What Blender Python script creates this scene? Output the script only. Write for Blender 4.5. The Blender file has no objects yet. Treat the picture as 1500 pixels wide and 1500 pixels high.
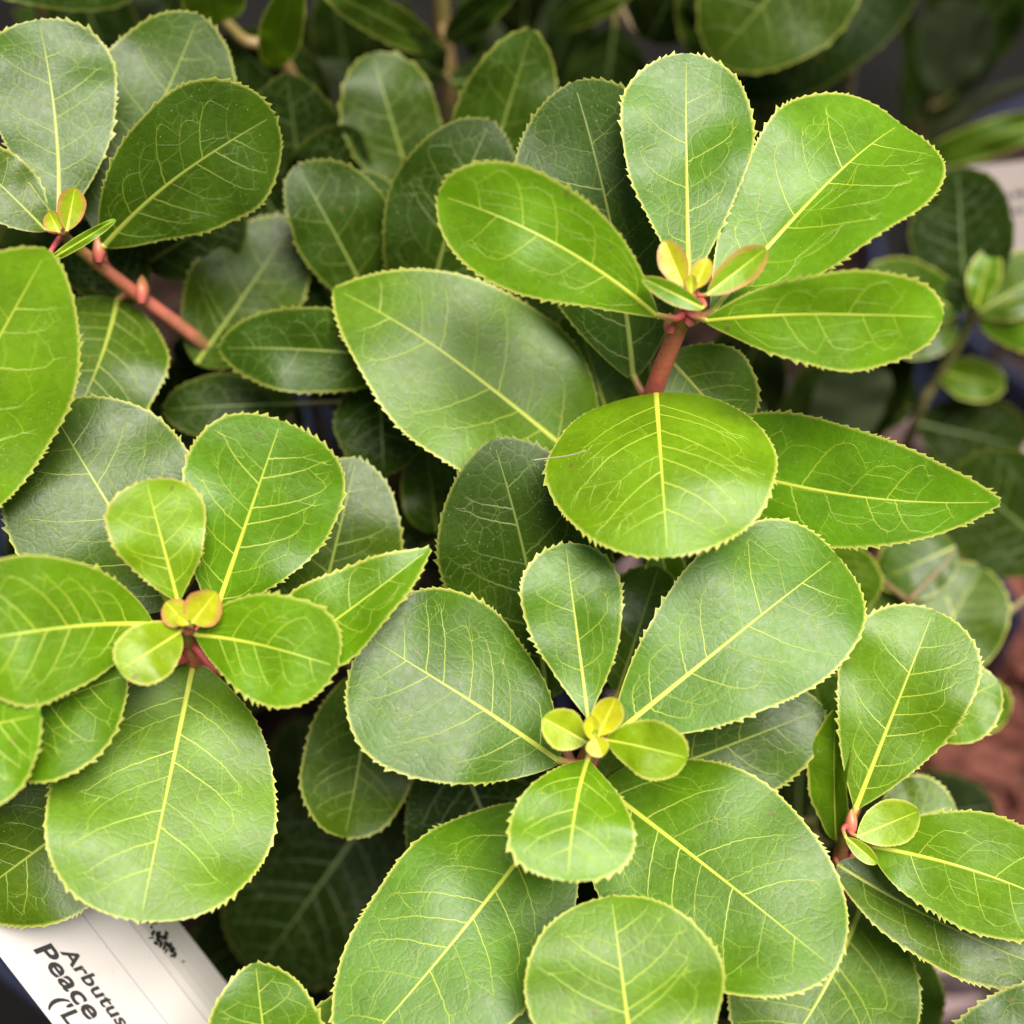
import bpy, math, random
from mathutils import Vector, noise

random.seed(11)
SC = bpy.context.scene
COL = SC.collection
R = math.radians

# ------------------------------------------------------------------ camera
PITCH = R(55); FOV = R(42); DIST = 0.27
TARGET = Vector((0, 0, 0.40))
FWD = Vector((0, math.cos(PITCH), -math.sin(PITCH)))
UP = Vector((0, math.sin(PITCH), math.cos(PITCH)))
RIGHT = Vector((1, 0, 0))
CAM = TARGET - FWD * DIST
cd = bpy.data.cameras.new('camera'); cam = bpy.data.objects.new('camera', cd)
COL.objects.link(cam); SC.camera = cam
cam.location = CAM
cam.rotation_euler = (math.pi / 2 - PITCH, 0, 0)
cd.sensor_width = 36; cd.lens = 18 / math.tan(FOV / 2)
cd.clip_start = 0.01; cd.clip_end = 200
cd.dof.use_dof = True; cd.dof.focus_distance = 0.255; cd.dof.aperture_fstop = 5.8

# ------------------------------------------------------------------ sky, sun, exposure
SUN_EL, SUN_AZ = 76, 120          # high, azimuth clockwise from +Y: a little to the right
w = bpy.data.worlds.new('World'); SC.world = w; w.use_nodes = True
nt = w.node_tree
sky = nt.nodes.new('ShaderNodeTexSky'); sky.sky_type = 'NISHITA'; sky.sun_disc = False
sky.sun_elevation = R(SUN_EL); sky.sun_rotation = R(SUN_AZ)
sky.dust_density = 7.0; sky.air_density = 0.6
bg = nt.nodes['Background']; bg.inputs['Strength'].default_value = 0.05
nt.links.new(sky.outputs[0], bg.inputs['Color'])
sd = bpy.data.lights.new('sun', 'SUN'); sd.energy = 5.0; sd.angle = R(38); sd.color = (1, 0.96, 0.88)
sun = bpy.data.objects.new('sun', sd); COL.objects.link(sun)
sdir = Vector((math.sin(R(SUN_AZ)) * math.cos(R(SUN_EL)), math.cos(R(SUN_AZ)) * math.cos(R(SUN_EL)), math.sin(R(SUN_EL))))
sun.rotation_euler = sdir.to_track_quat('Z', 'Y').to_euler()
sun.location = sdir * 2
SC.view_settings.view_transform = 'Standard'; SC.view_settings.look = 'None'
SC.view_settings.exposure = 0.5; SC.view_settings.gamma = 1
SC.cycles.use_denoising = True
SC.cycles.max_bounces = 8; SC.cycles.transmission_bounces = 6

# ------------------------------------------------------------------ helpers
TAN = math.tan(FOV / 2)
def at(px, py, d=0.0):
    """photo pixel (1500 wide) + height in cm towards the viewer above the focal layer -> a point in the place"""
    z = DIST - d * 0.01
    return CAM + FWD * z + RIGHT * ((px - 750) / 750 * TAN * z) + UP * ((750 - py) / 750 * TAN * z)
def mpx(d=0.0):
    return TAN * (DIST - d * 0.01) / 750

def link(o, parent=None):
    COL.objects.link(o)
    if parent is not None:
        o.parent = parent
        o.matrix_parent_inverse = parent.matrix_world.inverted() if False else o.matrix_parent_inverse
    return o
def meshobj(name, verts, faces, mat, parent=None, smooth=True, attrs=None, uv=None, origin=None):
    me = bpy.data.meshes.new(name)
    off = Vector(origin) if origin is not None else Vector((0, 0, 0))
    me.from_pydata([tuple(Vector(v) - off) for v in verts], [], faces)
    if smooth:
        me.polygons.foreach_set('use_smooth', [True] * len(me.polygons))
    if attrs:
        for k, vals in attrs.items():
            a = me.attributes.new(k, 'FLOAT', 'POINT'); a.data.foreach_set('value', vals)
    if uv:
        l = me.uv_layers.new(name='leaf')
        li = [0] * len(me.loops); me.loops.foreach_get('vertex_index', li)
        flat = []
        for i in li: flat += uv[i]
        l.data.foreach_set('uv', flat)
    me.materials.append(mat); me.update()
    o = bpy.data.objects.new(name, me)
    link(o, parent)
    if origin is not None:
        base = parent_loc(parent)
        o.location = off - base
    return o
def parent_loc(p):
    v = Vector((0, 0, 0))
    while p is not None:
        v += p.location; p = p.parent
    return v
def thing(name, label, cat, loc, group=None):
    e = bpy.data.objects.new(name, None); COL.objects.link(e)
    e.location = loc; e.empty_display_size = 0.01
    e['label'] = label; e['category'] = cat
    if group: e['group'] = group
    return e
def tag(o, label=None, cat=None, kind=None):
    if label: o['label'] = label
    if cat: o['category'] = cat
    if kind: o['kind'] = kind
    return o

def tube(name, pts, rads, mat, parent, seg=8, ramp=None, color=None):
    pts = [Vector(p) for p in pts]; V = []; F = []; A = []
    n = len(pts); prev = None
    for i, p in enumerate(pts):
        t = (pts[min(i + 1, n - 1)] - pts[max(i - 1, 0)]).normalized()
        if prev is None:
            s = t.orthogonal().normalized()
        else:
            s = (prev - t * prev.dot(t)).normalized()
        prev = s; b = t.cross(s)
        for k in range(seg):
            a = 2 * math.pi * k / seg
            V.append(p + (s * math.cos(a) + b * math.sin(a)) * rads[i])
            A.append(ramp[i] if ramp else i / (n - 1))
    for i in range(n - 1):
        for k in range(seg):
            F.append((i * seg + k, i * seg + (k + 1) % seg, (i + 1) * seg + (k + 1) % seg, (i + 1) * seg + k))
    F.append(tuple(range(seg - 1, -1, -1))); F.append(tuple((n - 1) * seg + k for k in range(seg)))
    o = meshobj(name, V, F, mat, parent, attrs={'ramp': A}, origin=pts[0])
    if color: o.color = color
    return o
def smooth_path(P, n=6):
    P = [Vector(p) for p in P]; out = []
    for i in range(len(P) - 1):
        p0 = P[max(i - 1, 0)]; p1 = P[i]; p2 = P[i + 1]; p3 = P[min(i + 2, len(P) - 1)]
        for k in range(n):
            t = k / n
            out.append(0.5 * ((2 * p1) + (p2 - p0) * t + (2 * p0 - 5 * p1 + 4 * p2 - p3) * t * t + (3 * p1 - p0 - 3 * p2 + p3) * t ** 3))
    out.append(P[-1]); return out

# ------------------------------------------------------------------ materials
class NB:
    def __init__(s, name):
        s.m = bpy.data.materials.new(name); s.m.use_nodes = True; s.t = s.m.node_tree
        s.p = s.t.nodes['Principled BSDF']; s.out = s.t.nodes['Material Output']
    def n(s, typ, **kw):
        x = s.t.nodes.new('ShaderNode' + typ)
        for k, v in kw.items(): setattr(x, k, v)
        return x
    def put(s, sock, v):
        if hasattr(v, 'is_linked') or isinstance(v, bpy.types.NodeSocket): s.t.links.new(v, sock)
        else: sock.default_value = v
    def math(s, op, a, b=0.0, c=None, clamp=False):
        x = s.n('Math', operation=op, use_clamp=clamp); s.put(x.inputs[0], a); s.put(x.inputs[1], b)
        if c is not None: s.put(x.inputs[2], c)
        return x.outputs[0]
    def ramp(s, fac, stops, interp='LINEAR'):
        x = s.n('ValToRGB'); x.color_ramp.interpolation = interp; e = x.color_ramp.elements
        while len(e) < len(stops): e.new(0.5)
        for i, (p, c) in enumerate(stops):
            e[i].position = p; e[i].color = (*c, 1) if len(c) == 3 else c
        s.put(x.inputs[0], fac); return x.outputs[0]
    def mix(s, fac, a, b, typ='MIX'):
        x = s.n('Mix', data_type='RGBA', blend_type=typ)
        s.put(x.inputs[0], fac)
        s.put(x.inputs[6], (*a, 1) if isinstance(a, tuple) and len(a) == 3 else a)
        s.put(x.inputs[7], (*b, 1) if isinstance(b, tuple) and len(b) == 3 else b)
        return x.outputs[2]
    def noise(s, vec, scale, detail=3, rough=0.5):
        x = s.n('TexNoise'); s.put(x.inputs['Scale'], scale); x.inputs['Detail'].default_value = detail
        x.inputs['Roughness'].default_value = rough
        if vec is not None: s.put(x.inputs['Vector'], vec)
        return x.outputs['Fac']
    def maprange(s, v, a, b, c=0.0, d=1.0, smooth=True):
        x = s.n('MapRange', interpolation_type='SMOOTHSTEP' if smooth else 'LINEAR')
        s.put(x.inputs[0], v)
        for i, q in zip((1, 2, 3, 4), (a, b, c, d)): s.put(x.inputs[i], q)
        return x.outputs[0]

AGE_SHADE = [(0.0, (0.56, 0.54, 0.012)), (0.16, (0.29, 0.42, 0.005)), (0.36, (0.122, 0.275, 0.001)),
       (0.6, (0.060, 0.124, 0.001)), (0.8, (0.020, 0.044, 0.003)), (1.0, (0.008, 0.017, 0.003))]  # dark stops also put background shade into the leaf colour
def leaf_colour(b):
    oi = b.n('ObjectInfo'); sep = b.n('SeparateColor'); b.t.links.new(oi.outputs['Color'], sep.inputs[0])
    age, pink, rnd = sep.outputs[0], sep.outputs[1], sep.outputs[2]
    return b.ramp(age, AGE_SHADE), age, pink, rnd
def mat_blade():
    b = NB('leaf_blade')
    col, age, pink, rnd = leaf_colour(b)
    uvn = b.n('UVMap', uv_map='leaf')
    off = b.n('VectorMath', operation='ADD'); b.t.links.new(uvn.outputs[0], off.inputs[0])
    comb = b.n('CombineXYZ'); b.put(comb.inputs[0], b.math('MULTIPLY', rnd, 37.0)); b.put(comb.inputs[1], b.math('MULTIPLY', rnd, 91.0))
    b.t.links.new(comb.outputs[0], off.inputs[1]); uv = off.outputs[0]
    # distortion so that the vein mesh is not too regular
    dn = b.n('TexNoise'); dn.inputs['Scale'].default_value = 2.2; dn.inputs['Detail'].default_value = 2; b.t.links.new(uv, dn.inputs['Vector'])
    dv = b.n('VectorMath', operation='SCALE'); dv.inputs['Scale'].default_value = 0.16; b.t.links.new(dn.outputs['Color'], dv.inputs[0])
    uvd = b.n('VectorMath', operation='ADD'); b.t.links.new(uv, uvd.inputs[0]); b.t.links.new(dv.outputs[0], uvd.inputs[1])
    vo = b.n('TexVoronoi', voronoi_dimensions='2D', feature='DISTANCE_TO_EDGE'); vo.inputs['Scale'].default_value = 3.5
    b.t.links.new(uvd.outputs[0], vo.inputs['Vector'])
    vf = b.n('TexVoronoi', voronoi_dimensions='2D', feature='DISTANCE_TO_EDGE'); vf.inputs['Scale'].default_value = 8.5
    b.t.links.new(uvd.outputs[0], vf.inputs['Vector'])
    net = b.maprange(vo.outputs['Distance'], 0.008, 0.05, 1, 0)
    net2 = b.maprange(vf.outputs['Distance'], 0.01, 0.10, 1, 0)
    patch = b.maprange(b.noise(uv, 1.1, 2), 0.42, 0.62)
    # mottle
    n1 = b.noise(uv, 0.9, 3); n2 = b.noise(uv, 6.0, 4, 0.6)
    hsv = b.n('HueSaturation'); b.put(hsv.inputs['Color'], col)
    b.put(hsv.inputs['Value'], b.math('ADD', b.maprange(n1, 0.3, 0.7, 0.86, 1.14), b.maprange(n2, 0.3, 0.7, -0.07, 0.07)))
    b.put(hsv.inputs['Hue'], b.math('ADD', b.math('MULTIPLY', rnd, 0.018), 0.491))
    c = hsv.outputs[0]
    vein = b.mix(0.5, c, (0.40, 0.50, 0.13))
    c = b.mix(b.math('MULTIPLY', net, b.math('ADD', b.math('MULTIPLY', patch, 0.30), 0.05)), c, vein)
    c = b.mix(b.math('MULTIPLY', net2, 0.06), c, vein)
    # dry dust specks and scuffs
    sp = b.n('TexVoronoi', voronoi_dimensions='2D', feature='F1'); sp.inputs['Scale'].default_value = 7.0; b.t.links.new(uv, sp.inputs['Vector'])
    ss = b.n('SeparateColor'); b.t.links.new(sp.outputs['Color'], ss.inputs[0])
    speck = b.math('MULTIPLY', b.math('LESS_THAN', sp.outputs['Distance'], b.math('MULTIPLY', ss.outputs[1], 0.075)), b.math('GREATER_THAN', ss.outputs[0], 0.72))
    c = b.mix(b.math('MULTIPLY', speck, 0.55), c, (0.60, 0.62, 0.42))
    scuff = b.maprange(b.noise(uv, 3.3, 6, 0.7), 0.66, 0.74)
    c = b.mix(b.math('MULTIPLY', scuff, 0.16), c, (0.35, 0.42, 0.25))
    bl = b.n('TexVoronoi', voronoi_dimensions='2D', feature='F1'); bl.inputs['Scale'].default_value = 0.9; b.t.links.new(uvd.outputs[0], bl.inputs['Vector'])
    bs = b.n('SeparateColor'); b.t.links.new(bl.outputs['Color'], bs.inputs[0])
    spot = b.math('MULTIPLY', b.maprange(b.math('DIVIDE', bl.outputs['Distance'], b.math('ADD', b.math('MULTIPLY', bs.outputs[1], 0.05), 0.012)), 0.7, 1.1, 1, 0), b.math('GREATER_THAN', bs.outputs[0], 0.72))
    c = b.mix(b.math('MULTIPLY', spot, 0.6), c, (0.16, 0.10, 0.03))
    # pale cartilage margin with the teeth
    at_ = b.n('Attribute', attribute_name='margin')
    mg = b.math('POWER', at_.outputs['Fac'], 1.25)
    fade = b.maprange(age, 0.48, 0.85, 1.0, 0.14)
    medge = b.mix(pink, (0.66, 0.66, 0.13), (0.60, 0.22, 0.09))
    c = b.mix(b.math('MULTIPLY', mg, fade), c, medge)
    # paler underside
    gm = b.n('NewGeometry')
    under = b.mix(0.55, c, (0.24, 0.30, 0.15))
    c = b.mix(gm.outputs['Backfacing'], c, under)
    b.put(b.p.inputs['Base Color'], c)
    b.put(b.p.inputs['Roughness'], b.math('ADD', b.maprange(n2, 0.3, 0.7, 0.34, 0.45), b.math('MULTIPLY', scuff, 0.1)))
    b.put(b.p.inputs['Specular IOR Level'], b.maprange(age, 0.62, 0.85, 0.44, 0.04))
    # relief: puckered cells between the veins
    pk = b.math('MINIMUM', vo.outputs['Distance'], 0.16)
    h = b.math('ADD', b.math('MULTIPLY', pk, 0.34), b.math('ADD', b.math('MULTIPLY', b.math('MINIMUM', vf.outputs['Distance'], 0.2), 0.16), b.math('MULTIPLY', n2, 0.10)))
    bp = b.n('Bump'); bp.inputs['Strength'].default_value = 0.34; bp.inputs['Distance'].default_value = 0.0010
    b.put(bp.inputs['Height'], h); b.t.links.new(bp.outputs[0], b.p.inputs['Normal'])
    tr = b.n('BsdfTranslucent')
    b.put(tr.inputs['Color'], b.mix(b.maprange(age, 0.4, 0.75, 0.5, 0.0), c, (0.26, 0.46, 0.008)))
    mx = b.n('MixShader'); mx.inputs[0].default_value = 0.28
    b.t.links.new(b.p.outputs[0], mx.inputs[1]); b.t.links.new(tr.outputs[0], mx.inputs[2])
    b.t.links.new(mx.outputs[0], b.out.inputs['Surface'])
    return b.m
def mat_vein():
    b = NB('leaf_vein'); col, age, pink, rnd = leaf_colour(b)
    at_ = b.n('Attribute', attribute_name='ramp')
    pale = b.mix(b.maprange(age, 0.35, 0.9), (0.60, 0.64, 0.07), (0.14, 0.20, 0.05))
    b.put(b.p.inputs['Base Color'], b.mix(at_.outputs['Fac'], pale, col))
    b.p.inputs['Roughness'].default_value = 0.42
    return b.m
def mat_petiole():
    b = NB('leaf_stalk'); col, age, pink, rnd = leaf_colour(b)
    at_ = b.n('Attribute', attribute_name='ramp')
    c = b.ramp(at_.outputs['Fac'], [(0, (0.46, 0.46, 0.08)), (0.3, (0.50, 0.22, 0.09)), (0.6, (0.60, 0.10, 0.12)), (1, (0.55, 0.09, 0.10))])
    oi2 = b.n('ObjectInfo')
    dull = b.mix(0.85, c, (0.10, 0.12, 0.03))
    b.put(b.p.inputs['Base Color'], b.mix(b.math('MAXIMUM', b.maprange(age, 0.6, 0.8), b.math('SUBTRACT', 1.0, oi2.outputs['Alpha'])), c, dull))
    b.p.inputs['Roughness'].default_value = 0.4
    return b.m
def mat_stem():
    b = NB('stem_bark'); oi = b.n('ObjectInfo'); sep = b.n('SeparateColor'); b.t.links.new(oi.outputs['Color'], sep.inputs[0])
    at_ = b.n('Attribute', attribute_name='ramp')
    tc = b.n('TexCoord')
    nz = b.noise(tc.outputs['Object'], 260, 4, 0.6)
    rp = b.math('ADD', at_.outputs['Fac'], b.maprange(nz, 0.3, 0.7, -0.05, 0.05))
    c = b.ramp(rp, [(0, (0.30, 0.26, 0.06)), (0.06, (0.36, 0.17, 0.06)), (0.13, (0.85, 0.20, 0.16)), (0.30, (0.85, 0.17, 0.15)), (0.45, (0.26, 0.12, 0.04)), (0.7, (0.13, 0.10, 0.04))])
    c2 = b.ramp(rp, [(0, (0.20, 0.22, 0.05)), (0.2, (0.16, 0.15, 0.045)), (0.7, (0.10, 0.075, 0.045))])
    c = b.mix(sep.outputs[0], c, c2)
    c = b.mix(b.maprange(b.noise(tc.outputs['Object'], 900, 3), 0.5, 0.75, 0, 0.35), c, (0.16, 0.08, 0.04))
    b.put(b.p.inputs['Base Color'], c); b.p.inputs['Roughness'].default_value = 0.5
    bp = b.n('Bump'); bp.inputs['Strength'].default_value = 0.5; bp.inputs['Distance'].default_value = 0.0004
    b.put(bp.inputs['Height'], nz); b.t.links.new(bp.outputs[0], b.p.inputs['Normal'])
    return b.m
def simple(name, col, rough, nscale=None, namp=0.15, bump=0.0, spec=0.5):
    b = NB(name); tc = b.n('TexCoord')
    if nscale:
        nz = b.noise(tc.outputs['Object'], nscale, 5, 0.6)
        hsv = b.n('HueSaturation'); hsv.inputs['Color'].default_value = (*col, 1)
        b.put(hsv.inputs['Value'], b.maprange(nz, 0.25, 0.75, 1 - namp, 1 + namp)); b.put(b.p.inputs['Base Color'], hsv.outputs[0])
        if bump:
            bp = b.n('Bump'); bp.inputs['Strength'].default_value = 0.6; bp.inputs['Distance'].default_value = bump
            b.put(bp.inputs['Height'], nz); b.t.links.new(bp.outputs[0], b.p.inputs['Normal'])
    else:
        b.p.inputs['Base Color'].default_value = (*col, 1)
    b.p.inputs['Roughness'].default_value = rough; b.p.inputs['Specular IOR Level'].default_value = spec
    return b.m
M_BLADE, M_VEIN, M_PET, M_STEM = mat_blade(), mat_vein(), mat_petiole(), mat_stem()
M_GROUND = simple('dark_ground_fabric', (0.009, 0.0085, 0.008), 0.9, 18, 0.3, 0.002, 0.05)
M_POT_DARK = simple('navy_plastic', (0.022, 0.028, 0.06), 0.42, 60, 0.25)
M_POT_TAUPE = simple('taupe_plastic', (0.42, 0.29, 0.29), 0.55, 40, 0.12)
M_SOIL = simple('potting_soil', (0.030, 0.018, 0.013), 0.95, 160, 0.5, 0.003, 0.08)
M_BARK = simple('bark_chip', (0.13, 0.045, 0.032), 0.8, 120, 0.5, 0.001, 0.15)
M_TAG = simple('white_label_plastic', (0.52, 0.48, 0.455), 0.42, 30, 0.05)
def mat_tag():
    b = NB('worn_label_plastic'); tc = b.n('TexCoord')
    n1 = b.noise(tc.outputs['Object'], 60, 5, 0.65); n2 = b.noise(tc.outputs['Object'], 700, 4, 0.7)
    c = b.mix(b.maprange(n1, 0.45, 0.75, 0, 0.35), (0.54, 0.50, 0.475), (0.40, 0.35, 0.31))
    c = b.mix(b.maprange(n2, 0.66, 0.74, 0, 0.6), c, (0.16, 0.12, 0.09))
    b.put(b.p.inputs['Base Color'], c); b.put(b.p.inputs['Roughness'], b.maprange(n1, 0.3, 0.7, 0.3, 0.55))
    return b.m
M_TAG = mat_tag()
M_TAG_FAR = simple('dull_pink_label_plastic', (0.27, 0.225, 0.205), 0.6, 30, 0.1)
M_TAGLINE = simple('printed_grey_line', (0.34, 0.33, 0.35), 0.5)
M_INK = simple('black_ink', (0.012, 0.012, 0.014), 0.5)
M_BLUE = simple('blue_plastic', (0.02, 0.10, 0.42), 0.35)
M_HAIR = simple('dry_fibre', (0.5, 0.42, 0.24), 0.7)

# ------------------------------------------------------------------ one leaf
def profile(p, q):
    am = p / (p + q); mx = am ** p * (1 - am) ** q
    return lambda a: (max(a, 0.0) ** p) * (max(1 - a, 0.0) ** q) / mx

def build_leaf(root, base, tip, nrm, half, p, q, age, fold=0.12, cup=0.0, arch=0.06, curv=0.0, asym=0.0,
               teeth=1.0, pink=0.0, detail=1.0, name='leaf', stem=None, wav=1.0, twist=0.0, pet=True, hook=0.0):
    rng = random.Random(int(abs(base.x * 7e5 + tip.y * 9e5 + age * 1e4)))
    T = (tip - base); Ln = T.length; T.normalize()
    N = (nrm - T * nrm.dot(T)).normalized(); B = T.cross(N).normalized()   # B = right of the axis seen from above
    W = profile(p, q)
    ph = [rng.uniform(0, 6.28) for _ in range(6)]
    twist = twist + rng.uniform(-0.16, 0.16); hook = hook + rng.uniform(-0.10, 0.06)
    ww = 0.0007 * wav * min(1, Ln / 0.04)
    hw = half
    def P(x, y, lift=0.0):
        a = x / Ln
        s4 = 4 * a * (1 - a)
        cx = curv * Ln * s4; dcx = curv * 4 * (1 - 2 * a)
        nz = arch * Ln * s4 + hook * Ln * max(0, a - 0.55) ** 2 * 4
        dnz = arch * 4 * (1 - 2 * a)
        k = 1 / math.sqrt(1 + dcx * dcx)
        ya = abs(y)
        soft = math.sqrt(ya * ya + (0.10 * hw) ** 2) - 0.10 * hw
        h = fold * soft + cup * y * y / hw
        edge = min(1, ya / (hw * 0.6 + 1e-6))
        h += ww * edge * (math.sin(a * 9 + ph[0] + (1.7 if y > 0 else 0)) + 0.6 * math.sin(a * 17 + ph[1] + (2.9 if y > 0 else 0)))
        h += ww * 0.5 * math.sin(a * 6 + ph[2]) * math.sin(y / hw * 3 + ph[3])
        tw = twist * (a - 0.3)
        yy = y * math.cos(tw); h2 = h + y * math.sin(tw)
        return base + T * (x - dcx * k * yy) + B * (cx + k * yy) + N * (nz + h2 + lift)
    # outline of one half, resampled by arc length into tooth steps
    raw = []
    nr = 260
    for i in range(nr + 1):
        a = (1 - math.cos(math.pi * i / nr)) / 2
        raw.append((a * Ln, W(a)))
    V = []; F = []; MG = []; UV = []
    step = 0.0016 / 4 / detail if Ln > 0.02 else 0.0010 / 4 / detail
    inner = [0, 0.06, 0.13, 0.22, 0.32, 0.43, 0.54, 0.65, 0.75, 0.84, 0.92, 1.0] if detail >= 0.9 else [0, 0.15, 0.35, 0.55, 0.75, 0.9, 1.0]
    mwid = half * 0.42 if pink > 0.5 else min(0.0006, half * 0.20)
    nc = len(inner) + 1
    for side in (1, -1):
        hs = half * (1 + asym * side)
        w1, w2 = rng.uniform(0, 6.28), rng.uniform(0, 6.28)
        pts = [(x, y * hs * (1 + 0.022 * math.sin(x / Ln * 7 + w1) + 0.013 * math.sin(x / Ln * 15 + w2))) for x, y in raw]
        cum = [0]
        for i in range(1, len(pts)): cum.append(cum[-1] + math.hypot(pts[i][0] - pts[i - 1][0], pts[i][1] - pts[i - 1][1]))
        tot = cum[-1]; nseg = max(12, int(tot / step / 4) * 4)
        rows = []; j = 0
        tooth_h = [rng.uniform(0.25, 1.35) * (0.8 + 0.3 * math.sin(q_ * 0.5 + w1)) * (0.2 if rng.random() < 0.08 else 1) for q_ in range(nseg // 4 + 2)]
        for i in range(nseg + 1):
            s = tot * i / nseg + tot / nseg * 2.2 * (math.sin(i * 0.21 + w2) + 0.8 * math.sin(i * 0.093 + w1)) * abs(math.sin(math.pi * i / nseg)) ** 0.5
            s = min(max(s, 0), tot)
            jit = 0 if i in (0, nseg) else rng.uniform(-0.18, 0.18) * tot / nseg
            s2 = min(max(s + jit, 0), tot)
            while j > 0 and cum[j] > s2: j -= 1
            while j < len(cum) - 2 and cum[j + 1] < s2: j += 1
            f = (s2 - cum[j]) / max(1e-9, cum[j + 1] - cum[j])
            x = pts[j][0] + (pts[j + 1][0] - pts[j][0]) * f; y = pts[j][1] + (pts[j + 1][1] - pts[j][1]) * f
            tx = pts[j + 1][0] - pts[j][0]; ty = pts[j + 1][1] - pts[j][1]; tl = math.hypot(tx, ty) or 1; tx /= tl; ty /= tl
            rows.append((x, y, tx, ty, s2 / tot, i))
        start = len(V)
        for (x, y, tx, ty, s, i) in rows:
            nx, ny = -ty, tx                       # outward (to larger y)
            k = i % 4
            amp = teeth * 0.00068 * min(1, half / 0.010) * tooth_h[i // 4] * min(1, max(0, (s - 0.10) * 5)) * (0 if s > 0.999 else 1)
            o = (0.0, 0.40, 1.0, 0.10)[k] * amp
            fwd = (0, 0.3, 0.9, 0.1)[k] * amp * 0.7
            # lateral line runs forward like a side vein
            m = max(0.0, x - 0.42 * y)
            yb = max(y - mwid, y * (0.5 if pink > 0.5 else 0.72))
            fr = yb / y if y > 1e-7 else 1
            for t in inner:
                tt = t * fr
                xx = m + (x - m) * tt; yy = y * tt
                V.append(P(xx, side * yy)); MG.append(0.0); UV.append((xx * 100, side * yy * 100))
            xx = x + nx * o + tx * fwd; yy = max(0, y + ny * o + ty * fwd)
            V.append(P(min(max(xx, 0), Ln * 1.02), side * yy)); MG.append(1.0); UV.append((xx * 100, side * yy * 100))
        for i in range(len(rows) - 1):
            for c in range(nc - 1):
                a0 = start + i * nc + c
                q4 = (a0, a0 + 1, a0 + nc + 1, a0 + nc)
                F.append(q4 if side > 0 else q4[::-1])
    # orient to N
    o = meshobj(name, V, F, M_BLADE, root, attrs={'margin': MG}, uv=UV, origin=base)
    if sum(f.normal.dot(N) * f.area for f in o.data.polygons) < 0: o.data.flip_normals()
    o.color = (age, pink, rng.random(), 1 if detail >= 0.9 else 0)
    # --- midrib and vein network: raised ribs lying on the blade
    def ribbon(paths, oname):
        RV = []; RF = []; RA = []
        for path, w0, w1, r0, r1 in paths:
            n = len(path)
            if n < 2: continue
            st = len(RV)
            for i, (x, y) in enumerate(path):
                x2, y2 = path[min(i + 1, n - 1)]; x1, y1 = path[max(i - 1, 0)]
                dx, dy = x2 - x1, y2 - y1; dl = math.hypot(dx, dy) or 1
                t = i / (n - 1); wd = (w0 + (w1 - w0) * t) / 2
                nx, ny = -dy / dl * wd, dx / dl * wd
                RV.append(P(x - nx, y - ny, 0.00002)); RV.append(P(x, y, 0.00005 + wd * 0.30)); RV.append(P(x + nx, y + ny, 0.00002))
                RA += [min(1, r0 + (r1 - r0) * t + 0.12), r0 + (r1 - r0) * t, min(1, r0 + (r1 - r0) * t + 0.12)]
            for i in range(n - 1):
                for c in (0, 1):
                    a0 = st + i * 3 + c; RF.append((a0, a0 + 1, a0 + 4, a0 + 3))
        if not RF: return
        r = meshobj(oname, RV, RF, M_VEIN, o, attrs={'ramp': RA}, origin=base); r.color = o.color
        g = r.data.polygons[0]
        if g.normal.dot(N) < 0: r.data.flip_normals()
        return r
    sc = min(1.0, half / 0.014)
    mid = [(Ln * (0.0 + 0.965 * i / 40), 0.0) for i in range(41)]
    ribbon([(mid, 0.00105 * max(0.45, sc), 0.00016, 0.0, 0.55)], 'midrib')
    if half > 0.006 and detail >= 0.45:
        paths = []
        ns = 7 if half > 0.012 else 5
        wv = max(0.6, sc); done = 0
        def curve(pts_, n=14, jig=0.0):
            out = []
            for q_ in smooth_path([Vector((x_, y_, 0)) for x_, y_ in pts_], max(2, n // (len(pts_) - 1))):
                out.append((q_.x + rng.gauss(0, jig), q_.y + rng.gauss(0, jig)))
            out[0] = tuple(pts_[0]); out[-1] = tuple(pts_[-1]); return out
        for side in (1, -1):
            hs = half * (1 + asym * side)
            wid = lambda x_: W(min(max(x_ / Ln, 0.001), 0.999)) * hs
            main = []
            for k in range(ns):
                a0 = 0.07 + 0.80 * (k + (0.55 if side > 0 else 0.15) + rng.uniform(-0.25, 0.25)) / ns
                strong = 1.0 if (k % 2 == (0 if side > 0 else 1)) or rng.random() < 0.4 else 0.6
                fr = rng.uniform(0.60, 0.74) * (1 if strong == 1 else 0.8)
                x0 = a0 * Ln; xk = x0
                for it in range(6):
                    xk = min(x0 + fr * wid(xk) * rng.uniform(0.55, 0.75), Ln * 0.95)
                yk = fr * wid(xk)
                p1_ = (x0 + (xk - x0) * 0.28, yk * 0.36); p2_ = (x0 + (xk - x0) * 0.62, yk * 0.72)
                main.append(dict(pts=curve([(x0, 0.0), p1_, p2_, (xk, yk)], 18, Ln * 0.0012), s=strong))
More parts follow.
